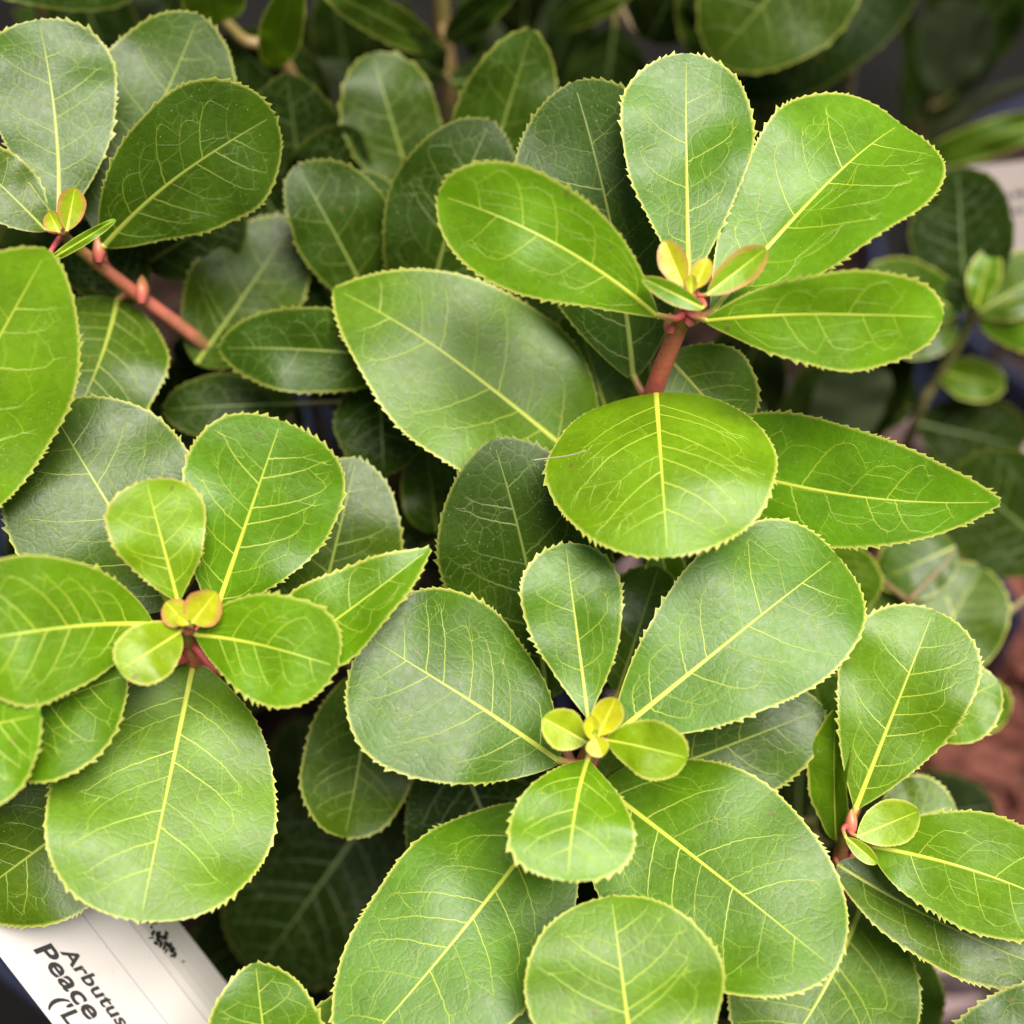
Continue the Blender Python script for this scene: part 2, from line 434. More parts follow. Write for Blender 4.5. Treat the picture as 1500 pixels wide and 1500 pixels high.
            for k, m_ in enumerate(main):
                P_ = m_['pts']
                wd0 = 0.00028 * wv * m_['s']; col0 = 0.46 if m_['s'] == 1 else 0.62
                if k + 1 < ns:
                    Q_ = main[k + 1]['pts']; e_ = Q_[int(len(Q_) * rng.uniform(0.62, 0.85))]
                    kx, ky = P_[-1]; bx_ = (kx + e_[0]) / 2; by_ = max((ky + e_[1]) / 2, min(0.84 * wid(bx_), max(ky, e_[1]) * 1.06))
                    arc = curve([(kx, ky), (bx_, by_), e_], 10, Ln * 0.0012)
                    paths.append((P_ + arc[1:], wd0, 0.00011, col0, 0.75))
                    # cross links between neighbours
                    for c_ in range(rng.randint(1, 2)):
                        f_ = rng.uniform(0.15, 0.85); g_ = min(0.95, max(0.05, f_ + rng.uniform(-0.2, 0.1)))
                        a1_ = P_[int(f_ * (len(P_) - 1))]; b1_ = Q_[int(g_ * (len(Q_) - 1))]
                        mx_ = (a1_[0] * 0.5 + b1_[0] * 0.5 + rng.gauss(0, Ln * 0.010), a1_[1] * 0.5 + b1_[1] * 0.5 + rng.gauss(0, Ln * 0.012))
                        paths.append(([a1_, ((a1_[0] + mx_[0]) / 2 + rng.gauss(0, Ln * .003), (a1_[1] + mx_[1]) / 2), mx_, ((b1_[0] + mx_[0]) / 2, (b1_[1] + mx_[1]) / 2 + rng.gauss(0, Ln * .003)), b1_], 0.00014 * wv, 0.00009, 0.7, 0.8))
                        if rng.random() < 0.6:
                            d_ = rng.uniform(-0.9, 0.9); l_ = Ln * rng.uniform(0.02, 0.045)
                            paths.append(([mx_, (mx_[0] + l_ * .5 * math.cos(d_), mx_[1] + l_ * .5 * math.sin(d_)), (mx_[0] + l_ * math.cos(d_ + .3), mx_[1] + l_ * math.sin(d_ + .3))], 0.00012 * wv, 0.00006, 0.66, 0.9))
                    # small arches outside the loop
                    for c_ in range(3):
                        a1_ = arc[rng.randrange(0, len(arc))]; d_ = R(rng.uniform(15, 85)); l_ = 0.16 * wid(a1_[0])
                        pp = [a1_]
                        for it in range(4):
                            d_ += R(rng.uniform(-26, 16)); nx_ = (pp[-1][0] + l_ * .3 * math.cos(d_), pp[-1][1] + l_ * .3 * math.sin(d_))
                            if nx_[0] > Ln * .97 or nx_[1] > 0.93 * wid(nx_[0]): break
                            pp.append(nx_)
                        paths.append((pp, 0.00014 * wv, 0.00006, 0.62, 0.9))
                else:
                    paths.append((P_, wd0, 0.00009, col0, 0.8))
            for q_ in range(done, len(paths)):
                pt_, a_1, a_2, a_3, a_4 = paths[q_]
                paths[q_] = ([(x_, side * y_) for x_, y_ in pt_], a_1, a_2, a_3, a_4)
            done = len(paths)
        ribbon(paths, 'vein_network')
    # --- stalk to the stem
    if stem is not None and pet:
        best = min(stem, key=lambda s: (s - (base - UP * (0.0045 if sc > 0.6 else 0.001))).length)
        dlen = (best - base).length
        if dlen > 0.0012:
            b0 = P(Ln * 0.02, 0, -0.0001)
            m1 = base.lerp(best, 0.4) - T * min(dlen * 0.15, 0.002)
            pts = smooth_path([b0, m1, best], 6)
            n = len(pts)
            tube('petiole', pts, [0.00078 * max(0.5, sc) * (1 + 0.9 * (i / (n - 1)) ** 2) for i in range(n)], M_PET, o, 7).color = o.color
    return o

# ------------------------------------------------------------------ the setting
g = meshobj('ground', [(-40, -40, 0), (40, -40, 0), (40, 40, 0), (-40, 40, 0)], [(0, 1, 2, 3)], M_GROUND, smooth=False)
g['kind'] = 'structure'

SOIL_Z = 0.19
def pot(cx, cy, r, mat, label, soil_mat, chips):
    root = thing('plant_pot', label, 'pot', (cx, cy, 0), 'nursery pots')
    def rev(name, prof, m):
        V = []; F = []; n = 48
        for (rr, z) in prof:
            for k in range(n):
                a = 2 * math.pi * k / n; V.append((cx + rr * math.cos(a), cy + rr * math.sin(a), z))
        for i in range(len(prof) - 1):
            for k in range(n):
                F.append((i * n + k, i * n + (k + 1) % n, (i + 1) * n + (k + 1) % n, (i + 1) * n + k))
        return meshobj(name, V, F, m, root, origin=(cx, cy, 0))
    rev('pot_wall', [(0.001, 0.002), (r * 0.78, 0.002), (r * 0.80, 0.006), (r * 0.965, 0.180), (r * 0.945, 0.180), (r * 0.94, 0.17)], mat)
    rev('rim', [(r * 0.955, 0.178), (r * 1.0, 0.179), (r * 1.012, 0.182), (r * 1.02, 0.208), (r * 1.012, 0.212), (r * 0.99, 0.212), (r * 0.982, 0.208), (r * 0.965, 0.178)], mat)
    rng = random.Random(int(cx * 1e4 + 77)); V = [(cx, cy, SOIL_Z)]; F = []; n = 40; rings = 12
    for i in range(1, rings + 1):
        for k in range(n):
            a = 2 * math.pi * k / n; rr = r * 0.968 * i / rings
            V.append((cx + rr * math.cos(a), cy + rr * math.sin(a), SOIL_Z + (0 if i == rings else rng.uniform(-0.003, 0.004))))
    for k in range(n): F.append((0, 1 + k, 1 + (k + 1) % n))
    for i in range(rings - 1):
        for k in range(n):
            F.append((1 + i * n + k, 1 + (i + 1) * n + k, 1 + (i + 1) * n + (k + 1) % n, 1 + i * n + (k + 1) % n))
    meshobj('soil', V, F, M_SOIL, root, origin=(cx, cy, 0))
    if chips:
        V = []; F = []
        for c in range(chips):
            a = rng.uniform(0, 6.283); rr = r * 0.93 * math.sqrt(rng.random())
            ctr = Vector((cx + rr * math.cos(a), cy + rr * math.sin(a), SOIL_Z + rng.uniform(0.001, 0.009)))
            ax = Vector((rng.uniform(-1, 1), rng.uniform(-1, 1), rng.uniform(-.5, .5))).normalized()
            bx = ax.cross(Vector((rng.uniform(-.4, .4), rng.uniform(-.4, .4), 1))).normalized(); cz = ax.cross(bx)
            l, wd, h = rng.uniform(0.004, 0.012), rng.uniform(0.002, 0.005), rng.uniform(0.001, 0.0025)
            st = len(V)
            for sx, sy, sz in ((-1, -1, -1), (1, -.7, -1), (.8, 1, -1), (-.9, .8, -1), (-.9, -.8, 1), (.8, -.9, 1), (.9, .7, 1), (-.7, .9, 1)):
                j = rng.uniform(0.75, 1.15); V.append(ctr + ax * l * sx * j + bx * wd * sy * j + cz * h * sz)
            F += [tuple(st + i for i in f) for f in ((3, 2, 1, 0), (4, 5, 6, 7), (0, 1, 5, 4), (1, 2, 6, 5), (2, 3, 7, 6), (3, 0, 4, 7))]
        mo = meshobj('bark_mulch', V, F, soil_mat, root, smooth=False, origin=(cx, cy, 0)); mo['kind'] = 'stuff'
    return (cx, cy, r)
POTS = [pot(0.142, 0.072, 0.108, M_POT_TAUPE, 'taupe plastic pot of red brown bark mulch at the right edge', M_BARK, 900),
        pot(-0.088, 0.045, 0.105, M_POT_DARK, 'dark navy plastic pot under the left and centre rosettes', M_SOIL, 500),
        pot(0.05, 0.285, 0.11, M_POT_DARK, 'dark navy plastic pot in the shade behind the front pots', M_SOIL, 400),
        pot(-0.19, 0.27, 0.11, M_POT_DARK, 'dark navy plastic pot at the back left behind the rosettes', M_SOIL, 300),
        pot(0.29, 0.27, 0.11, M_POT_DARK, 'dark navy plastic pot at the back right with a label', M_SOIL, 300)]

# ------------------------------------------------------------------ shoots
class Shoot:
    def __init__(s, label, stem, rad=1.2, woody=0.0, top=None, group=None):
        """stem: list of (px, py, d); continues down into the soil of the nearest pot"""
        pts = [at(*q) if not isinstance(q, Vector) else q for q in stem]
        last = pts[-1]
        px_, py_, pr = min(POTS, key=lambda P_: (last.x - P_[0]) ** 2 + (last.y - P_[1]) ** 2)
        off = Vector((last.x - px_, last.y - py_, 0))
        if off.length > pr * 0.78: off = off.normalized() * pr * 0.78
        rt = Vector((px_ + off.x * 0.8, py_ + off.y * 0.8, SOIL_Z - 0.004))
        mid = last.lerp(rt, 0.45) + Vector((0, 0, -0.012)) + (last - (pts[-2] if len(pts) > 1 else last)) * 0.4
        path = smooth_path(pts + [mid, rt], 8)
        s.root = thing('leafy_shoot', label, 'plant shoot', rt, group or 'leafy shoots')
        acc = 0; ramp = [0]
        for i in range(1, len(path)): acc += (path[i] - path[i - 1]).length; ramp.append(min(1, acc * 10))
        n = len(path)
        rr = [rad * 0.001 * (0.75 + 0.25 * min(1, ramp[i] * 8) + 0.7 * ramp[i]) for i in range(n)]
        rr[0] *= 0.55
        st = tube('stem', path, rr, M_STEM, s.root, 10, ramp); st.color = (woody, 0, 0, 1)
        s.stem = path
    def leaf(s, b, t, wpx, p=1.0, q=0.5, age=0.4, roll=0, **kw):
        base = at(*b); tip = at(*t); md = (b[2] + t[2]) / 2
        ctr = (base + tip) / 2; Vw = (CAM - ctr).normalized(); T = (tip - base).normalized()
        B0 = T.cross(Vw).normalized(); N0 = B0.cross(T)
        nrm = N0 * math.cos(R(roll)) - B0 * math.sin(R(roll))
        half = wpx * (0.955 if wpx > 120 else 1) * mpx(md) / 2 / max(0.3, math.cos(R(roll)))
        return build_leaf(s.root, base, tip, nrm, half, p, q, age, stem=s.stem, **kw)
    def bud(s, c, l, rr, updir, pink=0.6, age=0.1):
        c = at(*c); u = updir.normalized(); sd_ = u.orthogonal().normalized(); bd = u.cross(sd_)
        V = []; F = []; n = 10; m = 8
        for i in range(m + 1):
            t = i / m; r_ = rr * (math.sin(math.pi * (0.12 + 0.86 * t)) ** 0.8)
            for k in range(n):
                a = 2 * math.pi * k / n; q = r_ * (1 + 0.12 * math.cos(3 * a + 4 * t))
                V.append(c + u * (l * (t - 0.3)) + (sd_ * math.cos(a) + bd * math.sin(a)) * q)
        for i in range(m):
            for k in range(n): F.append((i * n + k, i * n + (k + 1) % n, (i + 1) * n + (k + 1) % n, (i + 1) * n + k))
        F.append(tuple(m * n + k for k in range(n)))
        o = meshobj('bud', V, F, M_PET, s.root, attrs={'ramp': [0.25 + 0.3 * (1 - i / m) for i in range(m + 1) for k in range(n)]}, origin=c)
        o.color = (age, pink, 0.3, 1); return o

def small(s, b, t, w_, **kw):
    d = dict(p=0.8, q=0.6, age=0.1, fold=0.35, teeth=0.35, pink=0.8, wav=0.3, detail=1.0, name='young_leaf', arch=-0.05)
    d.update(kw); return s.leaf(b, t, w_, **d)

# ===== A: upper right rosette with the red stem
A = Shoot('front shoot with bare red stem and five bright leaves at upper right', [(1018, 428, 2.7), (1008, 450, 2.3), (990, 490, 1.6), (958, 572, 0.2), (935, 660, -1.6)], 1.6)
A.leaf((1010, 430, 2.6), (1004, 86, 1.4), 202, 1.2, 0.5, 0.48, -6, fold=0.05, arch=-0.03, cup=0.05)
A.leaf((1040, 462, 2.3), (1325, 160, 1.1), 258, 0.95, 0.45, 0.38, 20, fold=0.30, asym=0.08, arch=0.03, curv=-0.01)
A.leaf((1030, 470, 2.6), (1384, 470, 3.3), 146, 0.85, 0.5, 0.33, -12, fold=0.12, asym=0.10, arch=0.06, curv=-0.04)
A.leaf((966, 466, 2.6), (643, 286, 3.1), 178, 0.95, 0.48, 0.34, 6, fold=0.12, asym=-0.04, arch=0.05, curv=0.06)
A.leaf((961, 574, 0.75), (978, 816, 3.3), 348, 0.42, 0.5, 0.34, 0, pet=False, fold=-0.06, cup=-0.14, arch=0.10, curv=0.0)
small(A, (1036, 432, 3.0), (1122, 364, 3.06), 50, age=0.24, pink=0.9)
small(A, (1030, 452, 3.2), (940, 407, 3.32), 30, age=0.36, pink=0.4, fold=0.25, p=0.6)
small(A, (1002, 424, 3.0), (973, 352, 3.03), 42, age=0.02)
small(A, (1016, 424, 3.0), (1037, 378, 3.06), 32, age=0.02)
small(A, (1012, 430, 3.1), (1013, 402, 3.19), 18, age=0.1, pink=1)
A.leaf((928, 558, -0.2), (838, 118, 0.9), 262, 0.85, 0.55, 0.70, 5, fold=0.06, arch=0.0, curv=0.03, asym=-0.05)
A.leaf((975, 520, 0.0), (1082, 640, 0.3), 165, 0.6, 0.5, 0.5, 10, fold=0.1, arch=0.05)
A.leaf((866, 688, -0.9), (492, 410, -0.5), 268, 0.62, 0.80, 0.46, -21, fold=0.16, arch=0.05, cup=-0.04)
A.leaf((990, 662, -0.6), (1467, 741, 1.2), 190, 0.55, 0.78, 0.36, -12, fold=0.08, arch=0.07, curv=0.03, asym=-0.10)
small(A, (965, 800, -0.8), (985, 870, -0.74), 60, age=0.5, p=0.7, teeth=0.8, pink=0.1)

A.bud((981, 480, 2.1), 0.004, 0.0012, UP, 1.0)
A.bud((1012, 470, 2.3), 0.004, 0.0013, UP + RIGHT, 1.0)
A.leaf((905, 655, -1.6), (842, 455, -1.2), 170, 0.6, 0.5, 0.56, 0)

# ===== E: centre rosette
E = Shoot('centre rosette with tiny yellow leaf tuft and glossy bluish left leaf', [(868, 1082, 2.4), (862, 1102, 1.9), (850, 1140, 0.8), (840, 1190, -1.2)], 1.75)
E.leaf((822, 1116, 1.9), (537, 935, 1.9), 284, 0.80, 0.42, 0.56, -16, fold=-0.01, cup=-0.08, arch=0.04, hook=0.05)
E.leaf((862, 1056, 2.4), (828, 796, 2.0), 156, 1.1, 0.5, 0.48, 0, fold=0.14, arch=-0.03)
E.leaf((893, 1082, 2.1), (1232, 808, 1.4), 268, 0.92, 0.42, 0.47, 4, fold=0.06, cup=-0.02, arch=0.04)
E.leaf((888, 1084, 2.7), (1005, 1112, 3.2), 84, 0.75, 0.45, 0.27, -10, fold=0.10, arch=0.06, curv=-0.03, teeth=0.7, name='young_leaf')
E.leaf((861, 1112, 2.2), (832, 1286, 3.7), 194, 0.92, 0.45, 0.34, 0, fold=0.02, cup=-0.06, arch=0.08, curv=0.03)
small(E, (876, 1078, 2.9), (902, 1022, 2.99), 46, age=0.0, pink=0.1)
small(E, (860, 1088, 2.8), (796, 1052, 2.89), 60, age=0.12, pink=0.15)
small(E, (868, 1085, 3.2), (866, 1048, 3.32), 24, age=0.0, pink=0.1)
small(E, (870, 1082, 3.2), (882, 1108, 3.32), 34, age=0.02, pink=0.1, p=0.5)
small(E, (871, 1080, 3.2), (873, 1068, 3.29), 9, age=0.1, pink=0.3)
E.leaf((880, 1150, 0.2), (1222, 1418, 2.8), 308, 0.50, 0.50, 0.47, 10, fold=0.03, cup=-0.02, arch=0.02, hook=0.06)
E.leaf((812, 1188, 0.0), (508, 1560, 2.6), 285, 0.56, 0.55, 0.46, -6, fold=0.04, cup=-0.06, arch=0.06, curv=-0.02)
E.leaf((862, 1168, -0.2), (1206, 1038, 0.2), 190, 0.6, 0.55, 0.62, -6, fold=0.12, arch=0.04)
E.leaf((800, 1025, -0.5), (722, 648, 1.0), 262, 0.75, 0.62, 0.74, 2, fold=0.02, arch=0.02, curv=0.03)
E.leaf((660, 1080, -1.6), (772, 1340, -1.2), 250, 0.6, 0.6, 0.84, 0, fold=0.05)
E.leaf((905, 1015, -0.6), (965, 830, -0.6), 120, 0.7, 0.5, 0.66, 0, fold=0.1)

# ===== H: left rosette
H = Shoot('left rosette with two round pink buds above a large drooping leaf', [(272, 908, 2.3), (274, 925, 1.9), (285, 970, 0.6), (292, 1030, -1.4)], 1.6)
H.leaf((262, 886, 2.7), (214, 704, 3.0), 150, 1.1, 0.48, 0.28, 0, fold=0.10, arch=0.04, pink=0.25)
H.leaf((312, 908, 1.9), (412, 616, 2.2), 246, 1.0, 0.42, 0.42, 0, fold=0.08, arch=0.03, asym=0.06)
H.leaf((226, 915, 2.5), (-70, 948, 4.2), 222, 0.85, 0.5, 0.38, 10, fold=0.10, arch=0.07, curv=0.05, asym=0.02)
H.leaf((286, 930, 2.5), (488, 978, 3.2), 168, 0.80, 0.42, 0.34, -12, fold=0.06, arch=0.08, curv=-0.05)
H.leaf((264, 926, 2.9), (176, 982, 3.6), 88, 0.60, 0.42, 0.24, 0, fold=0.06, arch=0.08, teeth=0.5, name='young_leaf', pink=0.1)
H.leaf((284, 968, 0.7), (206, 1346, 3.3), 335, 0.66, 0.42, 0.40, 0, pet=False, fold=0.03, cup=-0.02, arch=0.0, hook=0.06)
H.leaf((-70, 1085, 2.5), (190, 990, 2.6), 230, 0.8, 0.62, 0.50, 20, fold=0.16, arch=0.04)
H.leaf((-150, 1090, 3.3), (64, 1046, 3.7), 240, 0.7, 0.55, 0.36, 0, fold=0.06, arch=0.08)
H.leaf((210, 1130, 0.8), (-60, 1330, 1.5), 225, 0.6, 0.6, 0.58, 0, fold=0.14, arch=0.04)
H.leaf((362, 992, 2.0), (626, 800, 2.5), 126, 0.60, 0.85, 0.42, 26, fold=0.20, arch=0.05, curv=0.05)
H.leaf((452, 965, -0.4), (522, 672, -0.2), 205, 0.6, 0.55, 0.66, 0, fold=0.06, arch=0.02)
H.leaf((250, 890, 0.9), (70, 592, 0.9), 290, 0.62, 0.58, 0.60, 0, fold=0.10, arch=0.05, cup=-0.05)
small(H, (270, 912, 3.0), (243, 882, 3.12), 44, age=0.06, p=0.5, pink=1.0, fold=0.25)
small(H, (282, 912, 3.0), (316, 868, 3.12), 56, age=0.03, p=0.5, pink=1.0, fold=0.25)
small(H, (274, 914, 3.2), (258, 900, 3.32), 18, age=0.02, p=0.5, pink=0.5)
H.bud((274, 920, 2.6), 0.004, 0.0016, UP)

# ===== J: top left rosette with its long red stem
J = Shoot('top left rosette with orange bud pair on a long slanting red stem', [(92, 335, 0.5), (100, 352, 0.2), (145, 388, -0.6), (208, 436, -1.6), (290, 498, -2.6), (335, 535, -3.2), (410, 590, -4.4)], 1.25, 0.4)
J.leaf((86, 325, 0.6), (56, 26, 0.4), 198, 0.95, 0.45, 0.60, 0, fold=0.08, arch=0.0, curv=0.03)
J.leaf((68, 338, 0.6), (-60, 216, 0.9), 96, 0.7, 0.6, 0.62, -10, fold=0.12)
J.leaf((150, 362, -0.2), (402, 172, 0.6), 200, 0.85, 0.45, 0.64, -14, fold=0.05, cup=-0.04, arch=0.06, curv=-0.06)
J.leaf((150, 350, -1.0), (292, 26, -1.2), 218, 0.70, 0.58, 0.66, 8, fold=0.10, arch=0.0)
J.leaf((72, 382, 0.9), (170, 321, 1.1), 17, 0.5, 0.5, 0.40, 0, fold=0.15, teeth=0.3, name='young_leaf')
small(J, (98, 338, 1.0), (110, 275, 1.12), 40, age=0.14, pink=1)
small(J, (86, 340, 1.0), (72, 311, 1.12), 30, age=0.12, pink=1)
J.leaf((172, 436, -1.8), (104, 622, 0.1), 198, 0.60, 0.5, 0.62, 0, fold=0.06, arch=0.05, curv=-0.03)
J.leaf((287, 532, -2.7), (432, 316, -2.6), 165, 0.6, 0.62, 0.68, 14, fold=0.14, arch=0.03, curv=0.02)
J.leaf((212, 388, -2.4), (352, 300, -2.4), 140, 0.6, 0.5, 0.8, 0)
J.leaf((205, 440, -2.2), (110, 330, -2.2), 130, 0.6, 0.5, 0.84, 0)
J.bud((208, 432, -1.3), 0.006, 0.0015, UP)
J.bud((145, 372, -0.2), 0.006, 0.0014, UP)

# ===== I: tall pale leaf at the left edge
I = Shoot('near shoot at the left edge showing one tall pale toothed leaf', [(-190, 800, 2.4), (-180, 860, 1.0), (-150, 950, -1.5)], 1.7)
I.leaf((-165, 790, 2.6), (70, 362, 3.3), 280, 0.62, 0.66, 0.34, -4, fold=0.06, arch=0.03)

# ===== U: right rosette
U = Shoot('right rosette above the brown mulch with one small lime leaf', [(1243, 1208, 1.2), (1236, 1232, 0.7), (1228, 1270, -0.4), (1225, 1320, -2.2)], 1.3)
U.leaf((1252, 1188, 1.0), (1368, 893, 1.0), 200, 1.0, 0.46, 0.42, 0, fold=0.08, arch=0.03)
small(U, (1255, 1226, 1.5), (1346, 1188, 1.62), 66, age=0.18, pink=0.05, fold=0.1)
U.leaf((1276, 1240, 1.1), (1575, 1338, 1.9), 176, 0.62, 0.5, 0.38, -6, fold=0.06, arch=0.06, curv=-0.05)
small(U, (1238, 1226, 1.7), (1284, 1265, 1.82), 24, age=0.22, pink=0.05)
U.leaf((1226, 1266, 0.4), (1545, 1425, 0.9), 130, 0.6, 0.6, 0.58, 10, fold=0.20, arch=0.03, curv=0.03)
U.leaf((1226, 1232, 0.5), (1224, 1040, 0.6), 60, 0.6, 0.6, 0.44, 42, fold=0.3, arch=0.03)
U.leaf((1290, 1215, -1.2), (1398, 1180, -1.2), 120, 0.6, 0.5, 0.55, 0)
U.leaf((1330, 1060, -0.6), (1462, 1000, -0.4), 120, 0.6, 0.55, 0.42, 0)
U.leaf((1228, 1120, -2.6), (1186, 985, -2.4), 120, 0.6, 0.5, 0.62, 0)
U.bud((1247, 1212, 1.3), 0.005, 0.0013, UP)

# ===== neighbours cut by the picture edge
Fs = Shoot('near shoot at the bottom edge with one broad pale leaf', [(940, 1630, 3.0), (940, 1690, 1.0), (930, 1780, -1.5)], 1.7)
Fs.leaf((935, 1615, 3.6), (896, 1316, 3.0), 300, 0.60, 0.46, 0.42, 0, fold=0.04, arch=0.04, teeth=0.6)
Fs.leaf((900, 1640, 1.2), (742, 1446, 1.4), 180, 0.6, 0.55, 0.50, 0)
Vs = Shoot('lower right shoot with a pale leaf hanging under the dark one', [(1290, 1300, -1.2), (1300, 1360, -2.2), (1310, 1430, -3.4)], 1.3, 0.5)
Vs.leaf((1262, 1325, -0.9), (1120, 1580, 0.6), 285, 0.55, 0.5, 0.54, 0, fold=0.08, arch=0.05, curv=-0.04)
Vs.leaf((1352, 1530, -2.4), (1330, 1392, -2.0), 80, 0.6, 0.45, 0.60, 0, fold=0.1)
Xs = Shoot('corner shoot with one dark folded leaf at the bottom right', [(1640, 1420, 1.5), (1660, 1500, 0.0), (1650, 1600, -1.5)], 1.5)
Xs.leaf((1690, 1470, 1.8), (1372, 1562, 2.2), 150, 0.55, 0.6, 0.66, -8, fold=0.16)
Ys = Shoot('near shoot below the white label with a pointed pale leaf', [(405, 1640, 2.0), (410, 1720, 0.5), (400, 1820, -1.0)], 1.5)
Ys.leaf((400, 1630, 2.2), (374, 1410, 2.4), 185, 0.5, 0.62, 0.50, 0, fold=0.1)
Ys.leaf((470, 1640, 1.2), (492, 1462, 1.2), 110, 0.5, 0.5, 0.50, 0, fold=0.1)

# ===== second layer behind, leaves coloured darker to deepen the shade
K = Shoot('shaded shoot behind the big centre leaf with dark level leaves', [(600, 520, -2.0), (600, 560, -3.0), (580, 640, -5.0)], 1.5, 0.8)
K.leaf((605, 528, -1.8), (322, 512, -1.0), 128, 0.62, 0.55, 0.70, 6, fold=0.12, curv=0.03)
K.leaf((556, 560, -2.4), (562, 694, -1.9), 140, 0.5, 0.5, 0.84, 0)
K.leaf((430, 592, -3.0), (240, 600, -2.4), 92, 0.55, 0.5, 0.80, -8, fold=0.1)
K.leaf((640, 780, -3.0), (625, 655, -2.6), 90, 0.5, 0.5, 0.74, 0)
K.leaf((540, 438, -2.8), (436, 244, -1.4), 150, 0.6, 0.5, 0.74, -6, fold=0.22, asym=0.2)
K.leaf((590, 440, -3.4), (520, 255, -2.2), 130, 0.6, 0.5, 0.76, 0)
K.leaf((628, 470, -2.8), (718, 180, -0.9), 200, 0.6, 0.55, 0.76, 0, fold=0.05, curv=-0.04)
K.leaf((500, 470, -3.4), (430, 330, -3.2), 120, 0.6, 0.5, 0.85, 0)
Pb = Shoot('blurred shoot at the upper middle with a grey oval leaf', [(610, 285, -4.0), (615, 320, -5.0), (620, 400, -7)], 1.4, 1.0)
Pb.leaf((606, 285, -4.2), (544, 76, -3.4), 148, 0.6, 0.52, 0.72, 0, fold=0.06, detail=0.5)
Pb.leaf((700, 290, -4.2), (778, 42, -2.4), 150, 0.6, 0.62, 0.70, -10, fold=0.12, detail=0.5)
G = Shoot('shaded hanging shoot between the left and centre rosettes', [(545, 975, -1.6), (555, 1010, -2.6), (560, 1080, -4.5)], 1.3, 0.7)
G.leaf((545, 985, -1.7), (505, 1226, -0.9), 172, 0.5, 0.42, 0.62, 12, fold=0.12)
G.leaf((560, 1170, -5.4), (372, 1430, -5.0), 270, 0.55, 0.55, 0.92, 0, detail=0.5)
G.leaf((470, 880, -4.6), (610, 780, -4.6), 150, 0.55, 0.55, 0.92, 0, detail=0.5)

# blurred things on the right, behind
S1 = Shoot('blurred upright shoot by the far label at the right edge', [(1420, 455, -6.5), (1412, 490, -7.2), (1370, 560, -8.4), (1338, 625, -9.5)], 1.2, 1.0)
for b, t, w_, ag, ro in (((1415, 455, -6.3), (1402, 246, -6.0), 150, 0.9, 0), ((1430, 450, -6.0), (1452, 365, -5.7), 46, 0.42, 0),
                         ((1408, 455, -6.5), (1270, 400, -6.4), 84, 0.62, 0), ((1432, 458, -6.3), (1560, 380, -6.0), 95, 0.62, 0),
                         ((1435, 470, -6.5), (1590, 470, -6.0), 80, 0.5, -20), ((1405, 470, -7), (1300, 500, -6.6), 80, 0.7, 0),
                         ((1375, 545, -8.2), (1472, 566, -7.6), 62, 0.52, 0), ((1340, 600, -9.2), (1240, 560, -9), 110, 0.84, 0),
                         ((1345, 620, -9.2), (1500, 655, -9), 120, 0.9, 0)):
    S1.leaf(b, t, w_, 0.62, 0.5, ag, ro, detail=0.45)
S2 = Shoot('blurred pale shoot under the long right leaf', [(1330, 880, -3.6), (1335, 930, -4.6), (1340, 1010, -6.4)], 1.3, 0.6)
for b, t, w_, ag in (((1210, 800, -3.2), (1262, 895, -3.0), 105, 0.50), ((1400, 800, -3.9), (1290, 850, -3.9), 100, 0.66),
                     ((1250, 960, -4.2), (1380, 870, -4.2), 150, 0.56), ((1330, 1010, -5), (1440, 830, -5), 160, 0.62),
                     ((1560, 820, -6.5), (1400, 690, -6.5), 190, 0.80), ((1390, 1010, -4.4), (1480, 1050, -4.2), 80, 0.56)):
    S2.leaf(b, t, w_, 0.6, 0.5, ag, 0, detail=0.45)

# blurred shoots across the top, some shade put into their darker leaf colour
def back_shoot(label, top, leaves, rad=1.3, bend=(0, 90, -3.5)):
    s = Shoot(label, [top, (top[0] + bend[0] * 0.4, top[1] + bend[1] * 0.4, top[2] + bend[2] * 0.4), (top[0] + bend[0], top[1] + bend[1], top[2] + bend[2])], rad, 0.9, group='blurred background shoots')
    for b, t, w_, ag in leaves: s.leaf(b, (t[0], t[1], t[2] + 2.2 * (1 if t[1] < b[1] else -1)), w_, 0.6, 0.55, ag, 0, detail=0.45)
    return s
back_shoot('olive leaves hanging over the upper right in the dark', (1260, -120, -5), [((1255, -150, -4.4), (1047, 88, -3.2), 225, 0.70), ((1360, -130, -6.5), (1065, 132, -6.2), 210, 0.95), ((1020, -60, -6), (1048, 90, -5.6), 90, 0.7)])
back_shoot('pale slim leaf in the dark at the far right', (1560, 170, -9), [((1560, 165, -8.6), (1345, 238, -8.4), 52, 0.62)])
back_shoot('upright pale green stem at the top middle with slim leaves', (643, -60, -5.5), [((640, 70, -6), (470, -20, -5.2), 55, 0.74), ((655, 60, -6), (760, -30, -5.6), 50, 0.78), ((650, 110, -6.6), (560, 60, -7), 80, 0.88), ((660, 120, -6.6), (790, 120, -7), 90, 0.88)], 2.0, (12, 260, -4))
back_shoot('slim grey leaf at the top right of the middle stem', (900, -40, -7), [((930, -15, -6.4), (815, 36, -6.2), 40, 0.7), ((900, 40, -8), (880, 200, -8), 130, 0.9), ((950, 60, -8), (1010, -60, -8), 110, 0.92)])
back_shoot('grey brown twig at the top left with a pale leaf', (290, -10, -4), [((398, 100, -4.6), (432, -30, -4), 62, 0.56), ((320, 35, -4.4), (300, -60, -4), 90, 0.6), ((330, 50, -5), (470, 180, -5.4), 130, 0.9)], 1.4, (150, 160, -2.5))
back_shoot('dark leaf edge along the top left border', (60, -80, -2), [((-60, -40, -2), (200, -10, -1.6), 70, 0.78), ((100, -60, -5), (170, 120, -5), 120, 0.92)])
